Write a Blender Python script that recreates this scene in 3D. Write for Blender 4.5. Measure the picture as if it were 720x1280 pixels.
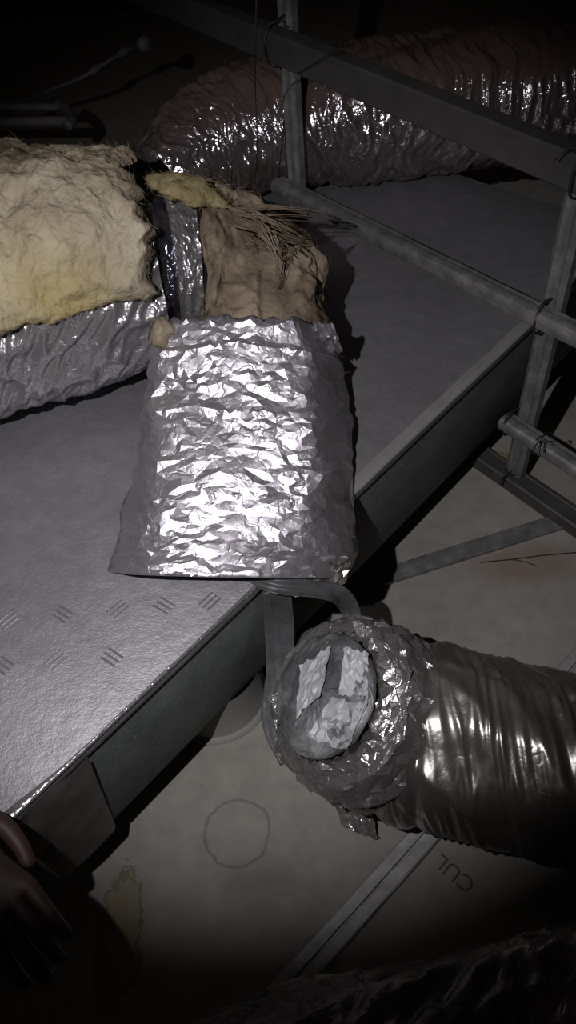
import bpy, bmesh, math, random
import numpy as np
from mathutils import Vector, Matrix, noise

# ---------------------------------------------------------------- camera, light, world
SC = bpy.context.scene
COL = SC.collection
for o in list(bpy.data.objects):
    bpy.data.objects.remove(o)

CAM_Z = 1.36          # eye height above the ceiling boards
FPX = 1000.0          # focal length in pixels of the 720 x 1280 frame
_n = np.array([80.0, 840.0, FPX]); _n /= np.linalg.norm(_n)      # straight down, seen from the camera
_z = -_n
_y = np.array([0, 0, 1.0]); _y = _y - (_y @ _z) * _z; _y /= np.linalg.norm(_y)
_x = np.cross(_y, _z)
R = np.array([_x, _y, _z])                                        # camera (right, down, forward) -> world


def ray(px, py):
    return R @ np.array([px - 360.0, py - 640.0, FPX])


def at(px, py, z):
    """World point at height z that the photograph shows at (px, py)."""
    r = ray(px, py)
    return Vector(np.array([0, 0, CAM_Z]) + r * ((z - CAM_Z) / r[2]))


def at_d(px, py, depth):
    r = ray(px, py)
    return Vector(np.array([0, 0, CAM_Z]) + r * depth / FPX)


cam_d = bpy.data.cameras.new('camera')
cam = bpy.data.objects.new('camera', cam_d)
COL.objects.link(cam)
M = Matrix.Identity(4)
for i in range(3):
    M[i][0] = R[i][0]; M[i][1] = -R[i][1]; M[i][2] = -R[i][2]
M[2][3] = CAM_Z
cam.matrix_world = M
cam_d.sensor_fit = 'VERTICAL'
cam_d.sensor_height = 36.0
cam_d.sensor_width = 36.0
cam_d.lens = FPX / 1280.0 * 36.0
cam_d.clip_start = 0.02
SC.camera = cam

W = bpy.data.worlds.new('world'); SC.world = W
W.use_nodes = True
W.node_tree.nodes['Background'].inputs[0].default_value = (0.9, 0.72, 0.62, 1)
W.node_tree.nodes['Background'].inputs[1].default_value = 0.015

LOFF = Vector(R @ np.array([-0.27, -0.11, 0.0]))       # the torch is held left of the lens
ld = bpy.data.lights.new('torch_light', 'SPOT')
ld.energy = 62
ld.color = (0.98, 0.96, 1.0)
ld.spot_size = math.radians(68)
ld.spot_blend = 0.62
ld.shadow_soft_size = 0.008
torch = bpy.data.objects.new('torch_light', ld)
COL.objects.link(torch)
torch.location = Vector((0, 0, CAM_Z)) + LOFF
_aim = at(285, 560, 0.36)
torch.rotation_euler = (_aim - torch.location).to_track_quat('-Z', 'Y').to_euler()

SC.view_settings.view_transform = 'Standard'
SC.view_settings.look = 'None'
SC.view_settings.exposure = 0.0
SC.view_settings.gamma = 1.0
SC.view_settings.use_curve_mapping = False


# ---------------------------------------------------------------- helpers
def tag(o, label=None, cat=None, group=None, kind=None):
    if label: o['label'] = label
    if cat: o['category'] = cat
    if group: o['group'] = group
    if kind: o['kind'] = kind
    return o


def empty(name, loc, label, cat, group=None):
    o = bpy.data.objects.new(name, None); COL.objects.link(o)
    o.location = loc
    o.empty_display_size = 0.05
    return tag(o, label, cat, group)


def link(name, me, mat, parent=None, smooth=True):
    if mat is not None:
        me.materials.append(mat)
    me.polygons.foreach_set('use_smooth', [smooth] * len(me.polygons))
    me.update()
    o = bpy.data.objects.new(name, me); COL.objects.link(o)
    if parent:
        o.parent = parent
        # vertices are written in world space: take the parent's place off
        o.matrix_parent_inverse = Matrix.Translation(parent.location).inverted()
    return o


def mesh_from(name, vs, fs, mat, parent=None, smooth=True):
    me = bpy.data.meshes.new(name)
    me.from_pydata([tuple(v) for v in vs], [], fs)
    me.validate()
    bm = bmesh.new(); bm.from_mesh(me)
    bmesh.ops.recalc_face_normals(bm, faces=bm.faces)
    bm.to_mesh(me); bm.free()
    return link(name, me, mat, parent, smooth)


def frames(pts):
    """Parallel-transport frames along a polyline."""
    T = []
    n = len(pts)
    for i in range(n):
        a = pts[max(i - 1, 0)]; b = pts[min(i + 1, n - 1)]
        T.append((b - a).normalized())
    up = Vector((0, 0, 1))
    if abs(T[0].dot(up)) > 0.95: up = Vector((0, 1, 0))
    N = [(up - up.dot(T[0]) * T[0]).normalized()]
    for i in range(1, n):
        v = N[-1] - N[-1].dot(T[i]) * T[i]
        N.append(v.normalized())
    B = [T[i].cross(N[i]) for i in range(n)]
    return T, N, B


def smooth_path(pts, n):
    """Catmull-Rom through points (Vectors or tuples of any length)."""
    P = [np.array(p, float) for p in pts]
    P = [2 * P[0] - P[1]] + P + [2 * P[-1] - P[-2]]
    segs = len(P) - 3
    out = []
    for k in range(n):
        t = k / (n - 1) * segs
        i = min(int(t), segs - 1); f = t - i
        p0, p1, p2, p3 = P[i:i + 4]
        out.append(0.5 * ((2 * p1) + (-p0 + p2) * f + (2 * p0 - 5 * p1 + 4 * p2 - p3) * f * f
                          + (-p0 + 3 * p1 - 3 * p2 + p3) * f ** 3))
    return out


def tube_mesh(pts, radius, nseg=8, cap=True):
    """Plain round tube, vertices and faces; radius number or list."""
    pts = [Vector(p) for p in pts]
    T, N, B = frames(pts)
    vs, fs = [], []
    for i, p in enumerate(pts):
        r = radius[i] if isinstance(radius, (list, tuple)) else radius
        for j in range(nseg):
            a = 2 * math.pi * j / nseg
            vs.append(p + N[i] * (r * math.cos(a)) + B[i] * (r * math.sin(a)))
    for i in range(len(pts) - 1):
        for j in range(nseg):
            k = (j + 1) % nseg
            fs.append((i * nseg + j, i * nseg + k, (i + 1) * nseg + k, (i + 1) * nseg + j))
    if cap:
        fs.append(tuple(range(nseg))); fs.append(tuple((len(pts) - 1) * nseg + j for j in range(nseg)))
    return vs, fs


def merge(*parts):
    vs, fs = [], []
    for v, f in parts:
        o = len(vs)
        vs += list(v); fs += [tuple(i + o for i in q) for q in f]
    return vs, fs


def nz(x, y, z=0.0):
    return noise.noise(Vector((x, y, z)))


def fbm(x, y, z=0.0, o=4):
    return noise.fractal(Vector((x, y, z)), 1.0, 2.0, o)


def ridge(x, y, z=0.0):
    return 1.0 - abs(noise.noise(Vector((x, y, z)))) * 2.0


def profile_bar(a, b, prof, up=Vector((0, 0, 1)), dents=0.0, seed=0, nlen=40):
    """Sweep an open or closed 2D profile (side, up) from a to b; closed loop."""
    a = Vector(a); b = Vector(b)
    d = (b - a).normalized()
    s = d.cross(up).normalized()
    u = s.cross(d).normalized()
    vs, fs = [], []
    n = len(prof)
    for i in range(nlen + 1):
        p = a.lerp(b, i / nlen)
        for j, (x, y) in enumerate(prof):
            q = p + s * x + u * y
            if dents:
                k = dents * nz(q.x * 22 + seed, q.y * 22, q.z * 22 + j)
                q = q + s * k + u * k * 0.7
            vs.append(q)
    for i in range(nlen):
        for j in range(n):
            k = (j + 1) % n
            fs.append((i * n + j, i * n + k, (i + 1) * n + k, (i + 1) * n + j))
    fs.append(tuple(range(n))); fs.append(tuple(nlen * n + j for j in range(n)))
    return vs, fs


# ---------------------------------------------------------------- materials
def mat_new(name):
    m = bpy.data.materials.new(name); m.use_nodes = True
    nt = m.node_tree
    b = nt.nodes['Principled BSDF']
    return m, nt, b


def N_(nt, kind, **kw):
    n = nt.nodes.new(kind)
    for k, v in kw.items():
        if k in n.inputs: n.inputs[k].default_value = v
        else: setattr(n, k, v)
    return n


def ramp(nt, fac, stops):
    r = nt.nodes.new('ShaderNodeValToRGB')
    e = r.color_ramp.elements
    while len(e) < len(stops): e.new(0.5)
    for q, (p, c) in zip(e, stops):
        q.position = p; q.color = (c[0], c[1], c[2], 1) if isinstance(c, (tuple, list)) else (c, c, c, 1)
    nt.links.new(fac, r.inputs[0])
    return r


def noise_mat(name, stops, scale=30, detail=6, rough=0.8, metal=0.0, bump=0.2, bscale=None, dist=0.002,
              rstops=None, spec=0.5, stretch=None):
    m, nt, b = mat_new(name)
    tc = nt.nodes.new('ShaderNodeTexCoord')
    src = tc.outputs['Object']
    if stretch:
        mp = N_(nt, 'ShaderNodeMapping'); mp.inputs['Scale'].default_value = stretch
        nt.links.new(src, mp.inputs[0]); src = mp.outputs[0]
    n = N_(nt, 'ShaderNodeTexNoise', Scale=scale, Detail=detail, Roughness=0.62)
    nt.links.new(src, n.inputs['Vector'])
    r = ramp(nt, n.outputs['Fac'], stops)
    nt.links.new(r.outputs[0], b.inputs['Base Color'])
    b.inputs['Metallic'].default_value = metal
    b.inputs['Roughness'].default_value = rough
    b.inputs['Specular IOR Level'].default_value = spec
    if rstops:
        rr = ramp(nt, n.outputs['Fac'], rstops); nt.links.new(rr.outputs[0], b.inputs['Roughness'])
    if bump:
        n2 = N_(nt, 'ShaderNodeTexNoise', Scale=bscale or scale * 3, Detail=5, Roughness=0.6)
        nt.links.new(src, n2.inputs['Vector'])
        bp = N_(nt, 'ShaderNodeBump', Strength=bump, Distance=dist)
        nt.links.new(n2.outputs['Fac'], bp.inputs['Height'])
        nt.links.new(bp.outputs[0], b.inputs['Normal'])
    return m


def foil_mat(name, col, dust, dust_amt=0.35, rough=0.3, bump=0.35, bscale=60, metal=0.95, vor=34):
    """Crinkled aluminium foil: metallic with a dusty film, creases from ridged noise and cell edges."""
    m, nt, b = mat_new(name)
    tc = nt.nodes.new('ShaderNodeTexCoord')
    n = N_(nt, 'ShaderNodeTexNoise', Scale=14, Detail=6, Roughness=0.65)
    nt.links.new(tc.outputs['Object'], n.inputs['Vector'])
    r = ramp(nt, n.outputs['Fac'], [(0.35, col), (0.75, tuple(c * 0.78 for c in col))])
    nt.links.new(r.outputs[0], b.inputs['Base Color'])
    b.inputs['Metallic'].default_value = metal
    rr = ramp(nt, n.outputs['Fac'], [(0.3, rough * 0.8), (0.75, rough * 1.35)])
    nt.links.new(rr.outputs[0], b.inputs['Roughness'])
    # creases
    v = N_(nt, 'ShaderNodeTexVoronoi', feature='DISTANCE_TO_EDGE', Scale=vor)
    wp = N_(nt, 'ShaderNodeTexNoise', Scale=20, Detail=3)
    nt.links.new(tc.outputs['Object'], wp.inputs['Vector'])
    mx = N_(nt, 'ShaderNodeMix', data_type='VECTOR'); mx.inputs['Factor'].default_value = 0.12
    nt.links.new(tc.outputs['Object'], mx.inputs[4]); nt.links.new(wp.outputs['Color'], mx.inputs[5])
    nt.links.new(mx.outputs[1], v.inputs['Vector'])
    cr = ramp(nt, v.outputs['Distance'], [(0.0, 0.0), (0.12, 1.0)])
    n2 = N_(nt, 'ShaderNodeTexNoise', Scale=bscale, Detail=4, Roughness=0.55)
    nt.links.new(tc.outputs['Object'], n2.inputs['Vector'])
    b1 = N_(nt, 'ShaderNodeBump', Strength=bump, Distance=0.004)
    nt.links.new(n2.outputs['Fac'], b1.inputs['Height'])
    b2 = N_(nt, 'ShaderNodeBump', Strength=bump * 0.8, Distance=0.0012)
    nt.links.new(cr.outputs[0], b2.inputs['Height']); nt.links.new(b1.outputs[0], b2.inputs['Normal'])
    nt.links.new(b2.outputs[0], b.inputs['Normal'])
    d = N_(nt, 'ShaderNodeBsdfDiffuse'); d.inputs['Color'].default_value = (*dust, 1)
    nt.links.new(b2.outputs[0], d.inputs['Normal'])
    n3 = N_(nt, 'ShaderNodeTexNoise', Scale=6, Detail=5, Roughness=0.7)
    nt.links.new(tc.outputs['Object'], n3.inputs['Vector'])
    dr = ramp(nt, n3.outputs['Fac'], [(0.3, dust_amt * 0.6), (0.7, min(1, dust_amt * 1.4))])
    ms = nt.nodes.new('ShaderNodeMixShader')
    nt.links.new(dr.outputs[0], ms.inputs[0])
    nt.links.new(b.outputs[0], ms.inputs[1]); nt.links.new(d.outputs[0], ms.inputs[2])
    nt.links.new(ms.outputs[0], nt.nodes['Material Output'].inputs['Surface'])
    return m, nt, ms, dr, tc


MAT = {}
MAT['foil'] = foil_mat('bright_foil', (0.76, 0.72, 0.77), (0.15, 0.135, 0.15), 0.26, 0.40, 0.45, 38, vor=26)[0]
MAT['foil_duct'] = foil_mat('duct_foil', (0.56, 0.53, 0.56), (0.17, 0.16, 0.16), 0.40, 0.28, 0.5, 46)[0]
MAT['foil_lower'] = foil_mat('lower_duct_foil', (0.46, 0.43, 0.40), (0.08, 0.07, 0.062), 0.40, 0.27, 0.22, 30, vor=14)[0]
MAT['core'] = foil_mat('dark_core_film', (0.34, 0.34, 0.42), (0.006, 0.006, 0.010), 0.45, 0.15, 0.6, 60)[0]

# rear duct: foil, brown reflection of the surroundings painted on above mid height
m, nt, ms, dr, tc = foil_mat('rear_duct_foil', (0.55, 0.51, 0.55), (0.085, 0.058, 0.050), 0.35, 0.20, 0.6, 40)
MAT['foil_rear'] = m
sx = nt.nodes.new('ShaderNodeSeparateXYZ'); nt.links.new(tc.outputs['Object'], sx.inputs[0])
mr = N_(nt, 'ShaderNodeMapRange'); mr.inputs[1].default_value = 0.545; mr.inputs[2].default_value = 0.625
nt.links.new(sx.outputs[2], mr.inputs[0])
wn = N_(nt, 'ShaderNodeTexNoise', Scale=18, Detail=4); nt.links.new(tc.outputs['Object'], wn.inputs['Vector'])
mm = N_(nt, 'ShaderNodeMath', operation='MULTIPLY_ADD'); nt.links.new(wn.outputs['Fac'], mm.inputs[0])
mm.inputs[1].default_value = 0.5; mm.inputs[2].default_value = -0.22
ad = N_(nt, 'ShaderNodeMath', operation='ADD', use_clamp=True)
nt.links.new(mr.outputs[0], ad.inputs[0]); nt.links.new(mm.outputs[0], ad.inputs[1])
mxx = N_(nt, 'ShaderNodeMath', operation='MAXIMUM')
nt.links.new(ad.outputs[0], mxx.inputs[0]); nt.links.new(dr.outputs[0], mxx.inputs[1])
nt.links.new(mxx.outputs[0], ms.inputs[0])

MAT['glass'] = noise_mat('glass_wool', [(0.34, (0.11, 0.085, 0.058)), (0.48, (0.25, 0.205, 0.145)), (0.66, (0.36, 0.31, 0.23))],
                         scale=6, rough=1.0, bump=0.9, bscale=70, dist=0.006, spec=0.0)
MAT['glass_old'] = noise_mat('old_glass_wool', [(0.3, (0.05, 0.035, 0.025)), (0.5, (0.17, 0.13, 0.095)), (0.72, (0.30, 0.245, 0.18))],
                             scale=11, rough=1.0, bump=0.9, bscale=60, dist=0.006, spec=0.0)
MAT['glass_yellow'] = noise_mat('yellow_glass_wool', [(0.3, (0.17, 0.135, 0.065)), (0.7, (0.30, 0.25, 0.14))],
                                scale=20, rough=1.0, bump=0.9, bscale=80, dist=0.005, spec=0.0)
# yellow tint low on the blanket's front (old water stain)
m = MAT['glass']; nt = m.node_tree; b = nt.nodes['Principled BSDF']
lk = b.inputs['Base Color'].links[0].from_socket
tc = nt.nodes.new('ShaderNodeTexCoord')
pc = at(70, 375, 0.62)
vd = N_(nt, 'ShaderNodeVectorMath', operation='DISTANCE'); vd.inputs[1].default_value = pc
nt.links.new(tc.outputs['Object'], vd.inputs[0])
sc_ = N_(nt, 'ShaderNodeMapRange'); sc_.inputs[1].default_value = 0.15; sc_.inputs[2].default_value = 0.05
nt.links.new(vd.outputs['Value'], sc_.inputs[0])
mc = N_(nt, 'ShaderNodeMix', data_type='RGBA'); mc.inputs[7].default_value = (0.40, 0.32, 0.09, 1)
sm = N_(nt, 'ShaderNodeMath', operation='MULTIPLY'); sm.inputs[1].default_value = 0.6
nt.links.new(sc_.outputs[0], sm.inputs[0]); nt.links.new(sm.outputs[0], mc.inputs[0])
nt.links.new(lk, mc.inputs[6]); nt.links.new(mc.outputs[2], b.inputs['Base Color'])

MAT['galv'] = noise_mat('galvanised_steel', [(0.3, (0.085, 0.082, 0.083)), (0.55, (0.145, 0.14, 0.14)), (0.75, (0.22, 0.213, 0.213))],
                        scale=35, rough=0.55, metal=0.35, bump=0.25, bscale=120, dist=0.001)
MAT['beam'] = noise_mat('beam_steel', [(0.3, (0.042, 0.040, 0.037)), (0.7, (0.062, 0.059, 0.055))],
                        scale=25, rough=0.6, metal=0.3, bump=0.12, bscale=150, dist=0.0008)
MAT['wire'] = noise_mat('tie_wire', [(0.3, (0.02, 0.018, 0.018)), (0.7, (0.05, 0.045, 0.045))], scale=60, rough=0.55, metal=0.6, bump=0)
MAT['tape'] = noise_mat('grey_tape', [(0.3, (0.085, 0.076, 0.068)), (0.7, (0.14, 0.126, 0.115))],
                        scale=22, rough=0.42, metal=0.35, bump=0.35, bscale=40, dist=0.003)
MAT['strap'] = noise_mat('grey_strap_film', [(0.3, (0.085, 0.085, 0.087)), (0.7, (0.15, 0.15, 0.155))],
                         scale=30, rough=0.38, metal=0.4, bump=0.5, bscale=55, dist=0.004)
_nt = MAT['strap'].node_tree; _tr = _nt.nodes.new('ShaderNodeBsdfTransparent'); _mx = _nt.nodes.new('ShaderNodeMixShader')
_mx.inputs[0].default_value = 0.28
_nt.links.new(_nt.nodes['Principled BSDF'].outputs[0], _mx.inputs[1]); _nt.links.new(_tr.outputs[0], _mx.inputs[2])
_nt.links.new(_mx.outputs[0], _nt.nodes['Material Output'].inputs['Surface'])
MAT['paper'] = noise_mat('grey_patch', [(0.3, (0.22, 0.22, 0.225)), (0.6, (0.42, 0.42, 0.43))], scale=26, rough=0.6,
                         metal=0.2, bump=0.5, bscale=40, dist=0.004)
MAT['dark'] = noise_mat('dark_wall', [(0.3, (0.09, 0.065, 0.055)), (0.7, (0.14, 0.105, 0.09))], scale=4, rough=0.95, bump=0.2)
MAT['timber'] = noise_mat('dark_timber', [(0.3, (0.02, 0.016, 0.013)), (0.7, (0.04, 0.03, 0.026))], scale=12, rough=0.9, bump=0.3,
                          stretch=(6, 6, 1))
MAT['pipe'] = noise_mat('dull_pipe', [(0.3, (0.05, 0.045, 0.042)), (0.7, (0.085, 0.077, 0.070))], scale=12, rough=0.7, bump=0.1)
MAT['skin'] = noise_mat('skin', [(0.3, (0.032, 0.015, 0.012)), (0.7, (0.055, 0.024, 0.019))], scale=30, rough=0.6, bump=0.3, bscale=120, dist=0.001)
MAT['nail'] = noise_mat('nail', [(0.3, (0.20, 0.10, 0.08)), (0.7, (0.25, 0.13, 0.10))], scale=30, rough=0.35, bump=0)
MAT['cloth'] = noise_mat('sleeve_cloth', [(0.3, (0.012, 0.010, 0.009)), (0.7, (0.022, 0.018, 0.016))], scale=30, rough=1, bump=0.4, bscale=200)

# box top panel: embossed aluminium skin, specks
m, nt, b = mat_new('panel_skin'); MAT['panel'] = m
tc = nt.nodes.new('ShaderNodeTexCoord')
n1 = N_(nt, 'ShaderNodeTexNoise', Scale=2.6, Detail=8, Roughness=0.6)
n2 = N_(nt, 'ShaderNodeTexNoise', Scale=300, Detail=2, Roughness=0.6)
n4 = N_(nt, 'ShaderNodeTexNoise', Scale=28, Detail=6, Roughness=0.7)
for q in (n1, n2, n4): nt.links.new(tc.outputs['Object'], q.inputs['Vector'])
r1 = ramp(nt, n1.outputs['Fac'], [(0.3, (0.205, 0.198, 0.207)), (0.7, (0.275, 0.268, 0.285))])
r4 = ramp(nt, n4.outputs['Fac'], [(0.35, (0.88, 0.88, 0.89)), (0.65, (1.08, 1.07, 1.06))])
mu = N_(nt, 'ShaderNodeMix', data_type='RGBA', blend_type='MULTIPLY'); mu.inputs[0].default_value = 1
nt.links.new(r1.outputs[0], mu.inputs[6]); nt.links.new(r4.outputs[0], mu.inputs[7])
r2 = ramp(nt, n2.outputs['Fac'], [(0.66, 0.0), (0.74, 1.0)])
mw = N_(nt, 'ShaderNodeMix', data_type='RGBA'); mw.inputs[7].default_value = (0.40, 0.40, 0.43, 1)
ml = N_(nt, 'ShaderNodeMath', operation='MULTIPLY'); ml.inputs[1].default_value = 0.45
nt.links.new(r2.outputs[0], ml.inputs[0]); nt.links.new(ml.outputs[0], mw.inputs[0])
nt.links.new(mu.outputs[2], mw.inputs[6])
nt.links.new(mw.outputs[2], b.inputs['Base Color'])
b.inputs['Metallic'].default_value = 0.55
b.inputs['Roughness'].default_value = 0.50
bp = N_(nt, 'ShaderNodeBump', Strength=0.35, Distance=0.0015)
nt.links.new(n2.outputs['Fac'], bp.inputs['Height'])
bp2 = N_(nt, 'ShaderNodeBump', Strength=0.25, Distance=0.01)
nt.links.new(n4.outputs['Fac'], bp2.inputs['Height']); nt.links.new(bp.outputs[0], bp2.inputs['Normal'])
nt.links.new(bp2.outputs[0], b.inputs['Normal'])

# box side: dark green grey speckled board
m, nt, b = mat_new('side_board'); MAT['side'] = m
tc = nt.nodes.new('ShaderNodeTexCoord')
n1 = N_(nt, 'ShaderNodeTexNoise', Scale=9, Detail=7, Roughness=0.7)
n2 = N_(nt, 'ShaderNodeTexNoise', Scale=140, Detail=3, Roughness=0.7)
for q in (n1, n2): nt.links.new(tc.outputs['Object'], q.inputs['Vector'])
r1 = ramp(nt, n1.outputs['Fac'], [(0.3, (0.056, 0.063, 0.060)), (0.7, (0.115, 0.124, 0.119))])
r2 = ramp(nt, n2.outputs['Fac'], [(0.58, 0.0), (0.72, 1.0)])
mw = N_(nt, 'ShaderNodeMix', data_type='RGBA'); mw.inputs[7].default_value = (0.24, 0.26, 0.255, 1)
ml = N_(nt, 'ShaderNodeMath', operation='MULTIPLY'); ml.inputs[1].default_value = 0.5
nt.links.new(r2.outputs[0], ml.inputs[0]); nt.links.new(ml.outputs[0], mw.inputs[0])
nt.links.new(r1.outputs[0], mw.inputs[6]); nt.links.new(mw.outputs[2], b.inputs['Base Color'])
b.inputs['Roughness'].default_value = 0.6; b.inputs['Metallic'].default_value = 0.15
bp = N_(nt, 'ShaderNodeBump', Strength=0.4, Distance=0.002)
nt.links.new(n2.outputs['Fac'], bp.inputs['Height']); nt.links.new(bp.outputs[0], b.inputs['Normal'])

# ceiling boards: dusty grey, pencil ring, mould stain, brown water tint
m, nt, b = mat_new('ceiling_board_back'); MAT['board'] = m
tc = nt.nodes.new('ShaderNodeTexCoord')
P = tc.outputs['Object']
n1 = N_(nt, 'ShaderNodeTexNoise', Scale=3.0, Detail=8, Roughness=0.62)
n2 = N_(nt, 'ShaderNodeTexNoise', Scale=24, Detail=6, Roughness=0.7)
n3 = N_(nt, 'ShaderNodeTexNoise', Scale=22, Detail=7, Roughness=0.72)
for q in (n1, n2, n3): nt.links.new(P, q.inputs['Vector'])
r1 = ramp(nt, n1.outputs['Fac'], [(0.3, (0.168, 0.157, 0.136)), (0.7, (0.222, 0.208, 0.182))])
r2 = ramp(nt, n2.outputs['Fac'], [(0.3, (0.86, 0.86, 0.86)), (0.7, (1.1, 1.1, 1.1))])
mu = N_(nt, 'ShaderNodeMix', data_type='RGBA', blend_type='MULTIPLY'); mu.inputs[0].default_value = 1
nt.links.new(r1.outputs[0], mu.inputs[6]); nt.links.new(r2.outputs[0], mu.inputs[7])
cur = mu.outputs[2]


def add_mask(cur, center, radii, wob, lo, hi, col, amt, ring=None, rot=0.0):
    mp = N_(nt, 'ShaderNodeMapping', vector_type='TEXTURE')
    mp.inputs['Location'].default_value = center
    mp.inputs['Rotation'].default_value = (0, 0, rot)
    mp.inputs['Scale'].default_value = (radii[0], radii[1], 1)
    nt.links.new(P, mp.inputs[0])
    ln = N_(nt, 'ShaderNodeVectorMath', operation='LENGTH'); nt.links.new(mp.outputs[0], ln.inputs[0])
    w = N_(nt, 'ShaderNodeMath', operation='MULTIPLY_ADD')
    nt.links.new(n3.outputs['Fac'], w.inputs[0]); w.inputs[1].default_value = wob
    nt.links.new(ln.outputs['Value'], w.inputs[2])
    s = w.outputs[0]
    if ring:
        a = N_(nt, 'ShaderNodeMath', operation='SUBTRACT'); nt.links.new(s, a.inputs[0]); a.inputs[1].default_value = ring
        bb = N_(nt, 'ShaderNodeMath', operation='ABSOLUTE'); nt.links.new(a.outputs[0], bb.inputs[0]); s = bb.outputs[0]
    r = N_(nt, 'ShaderNodeMapRange'); r.inputs[1].default_value = hi; r.inputs[2].default_value = lo
    nt.links.new(s, r.inputs[0])
    k = N_(nt, 'ShaderNodeMath', operation='MULTIPLY'); k.inputs[1].default_value = amt
    nt.links.new(r.outputs[0], k.inputs[0])
    mx = N_(nt, 'ShaderNodeMix', data_type='RGBA'); mx.inputs[7].default_value = (*col, 1)
    nt.links.new(k.outputs[0], mx.inputs[0]); nt.links.new(cur, mx.inputs[6])
    return mx.outputs[2]


c0 = at(297, 1040, 0)
cur = add_mask(cur, (c0.x, c0.y, 0), (0.054, 0.056), 0.45, 0.0, 0.07, (0.055, 0.050, 0.045), 0.6, ring=1.22)
c1 = at(328, 1095, 0)
cur = add_mask(cur, (c1.x, c1.y, 0), (0.10, 0.05), 1.3, 0.9, 1.5, (0.075, 0.070, 0.060), 0.35)
c2 = at(150, 1170, 0)
cur = add_mask(cur, (c2.x, c2.y, 0), (0.040, 0.105), 1.5, 1.45, 1.75, (0.16, 0.130, 0.068), 0.75, rot=-0.1)
cur = add_mask(cur, (c2.x, c2.y, 0), (0.040, 0.105), 1.5, 0.0, 0.10, (0.045, 0.045, 0.012), 0.7, ring=1.62, rot=-0.1)
c3 = at(660, 705, 0)
cur = add_mask(cur, (c3.x, c3.y, 0), (0.14, 0.06), 0.8, 0.9, 1.5, (0.155, 0.100, 0.078), 0.6)
c4 = at(400, 1185, 0)
cur = add_mask(cur, (c4.x, c4.y, 0), (0.035, 0.035), 1.6, 1.1, 1.7, (0.04, 0.035, 0.028), 0.6)
nt.links.new(cur, b.inputs['Base Color'])
b.inputs['Roughness'].default_value = 0.75
b.inputs['Specular IOR Level'].default_value = 0.35
bp = N_(nt, 'ShaderNodeBump', Strength=0.25, Distance=0.003)
nt.links.new(n2.outputs['Fac'], bp.inputs['Height']); nt.links.new(bp.outputs[0], b.inputs['Normal'])
MAT['ink'] = noise_mat('faded_ink', [(0.3, (0.045, 0.042, 0.038)), (0.7, (0.085, 0.08, 0.072))], scale=60, rough=0.9, bump=0)

# ---------------------------------------------------------------- the setting
def box_vf(x0, x1, y0, y1, z0, z1):
    vs = [Vector((x, y, z)) for x in (x0, x1) for y in (y0, y1) for z in (z0, z1)]
    fs = [(0, 1, 3, 2), (4, 6, 7, 5), (0, 4, 5, 1), (2, 3, 7, 6), (0, 2, 6, 4), (1, 5, 7, 3)]
    return vs, fs


floor = tag(mesh_from('floor', *box_vf(-2.4, 2.4, -0.8, 4.4, -0.03, 0.0), MAT['board'], smooth=False), kind='structure')
tag(mesh_from('wall_back', *box_vf(-2.4, 2.4, 4.4, 4.5, -0.03, 2.6), MAT['dark'], smooth=False), kind='structure')
tag(mesh_from('wall_left', *box_vf(-2.5, -2.4, -0.8, 4.5, -0.03, 2.6), MAT['dark'], smooth=False), kind='structure')
tag(mesh_from('wall_right', *box_vf(2.4, 2.5, -0.8, 4.5, -0.03, 2.6), MAT['dark'], smooth=False), kind='structure')

# faded printed letters on the board (upside down as seen from here)
tcv = bpy.data.curves.new('t', 'FONT'); tcv.body = 'CUL'; tcv.size = 0.036; tcv.extrude = 0.0001
to = bpy.data.objects.new('t', tcv); COL.objects.link(to)
dg = bpy.context.evaluated_depsgraph_get(); dg.update()
tm = bpy.data.meshes.new_from_object(to.evaluated_get(dg))
bpy.data.objects.remove(to)
pC = at(596, 1104, 0); pL = at(554, 1068, 0)
dx = (pL - pC); ang = math.atan2(dx.y, dx.x)
tm.transform(Matrix.Translation((pC.x, pC.y, 0.0006)) @ Matrix.Rotation(ang, 4, 'Z'))
ink = link('printed_letters', tm, MAT['ink'], floor, False)

# ---------------------------------------------------------------- rectangular duct box
BT, BB = 0.36, 0.12
e0 = at(30, 1010, BT); e1 = at(665, 405, BT)
ed = (e1 - e0).normalized()                 # along the front edge
pd = Vector((-ed.y, ed.x, 0))               # into the box
A = e0 - ed * 0.045
Bc = e1 + ed * 0.36
# far end: edge running through (590,215)-(700,270)
fe = at(645, 241, BT)
Lbox = (fe - A).dot(ed)
WID = 1.25


def boxpt(s, t, z):
    q = A + ed * s + pd * t
    return Vector((q.x, q.y, z))


def slab(s0, s1, t0, t1, z0, z1, bev=0.004, nz_=0):
    bm = bmesh.new()
    vs = [bm.verts.new(boxpt(s, t, z)) for s in (s0, s1) for t in (t0, t1) for z in (z0, z1)]
    for f in [(0, 1, 3, 2), (4, 6, 7, 5), (0, 4, 5, 1), (2, 3, 7, 6), (0, 2, 6, 4), (1, 5, 7, 3)]:
        bm.faces.new([vs[i] for i in f])
    bmesh.ops.recalc_face_normals(bm, faces=bm.faces)
    if bev:
        bmesh.ops.bevel(bm, geom=list(bm.edges), offset=bev, segments=2, profile=0.5, affect='EDGES')
    me = bpy.data.meshes.new('m'); bm.to_mesh(me); bm.free()
    return me


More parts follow.
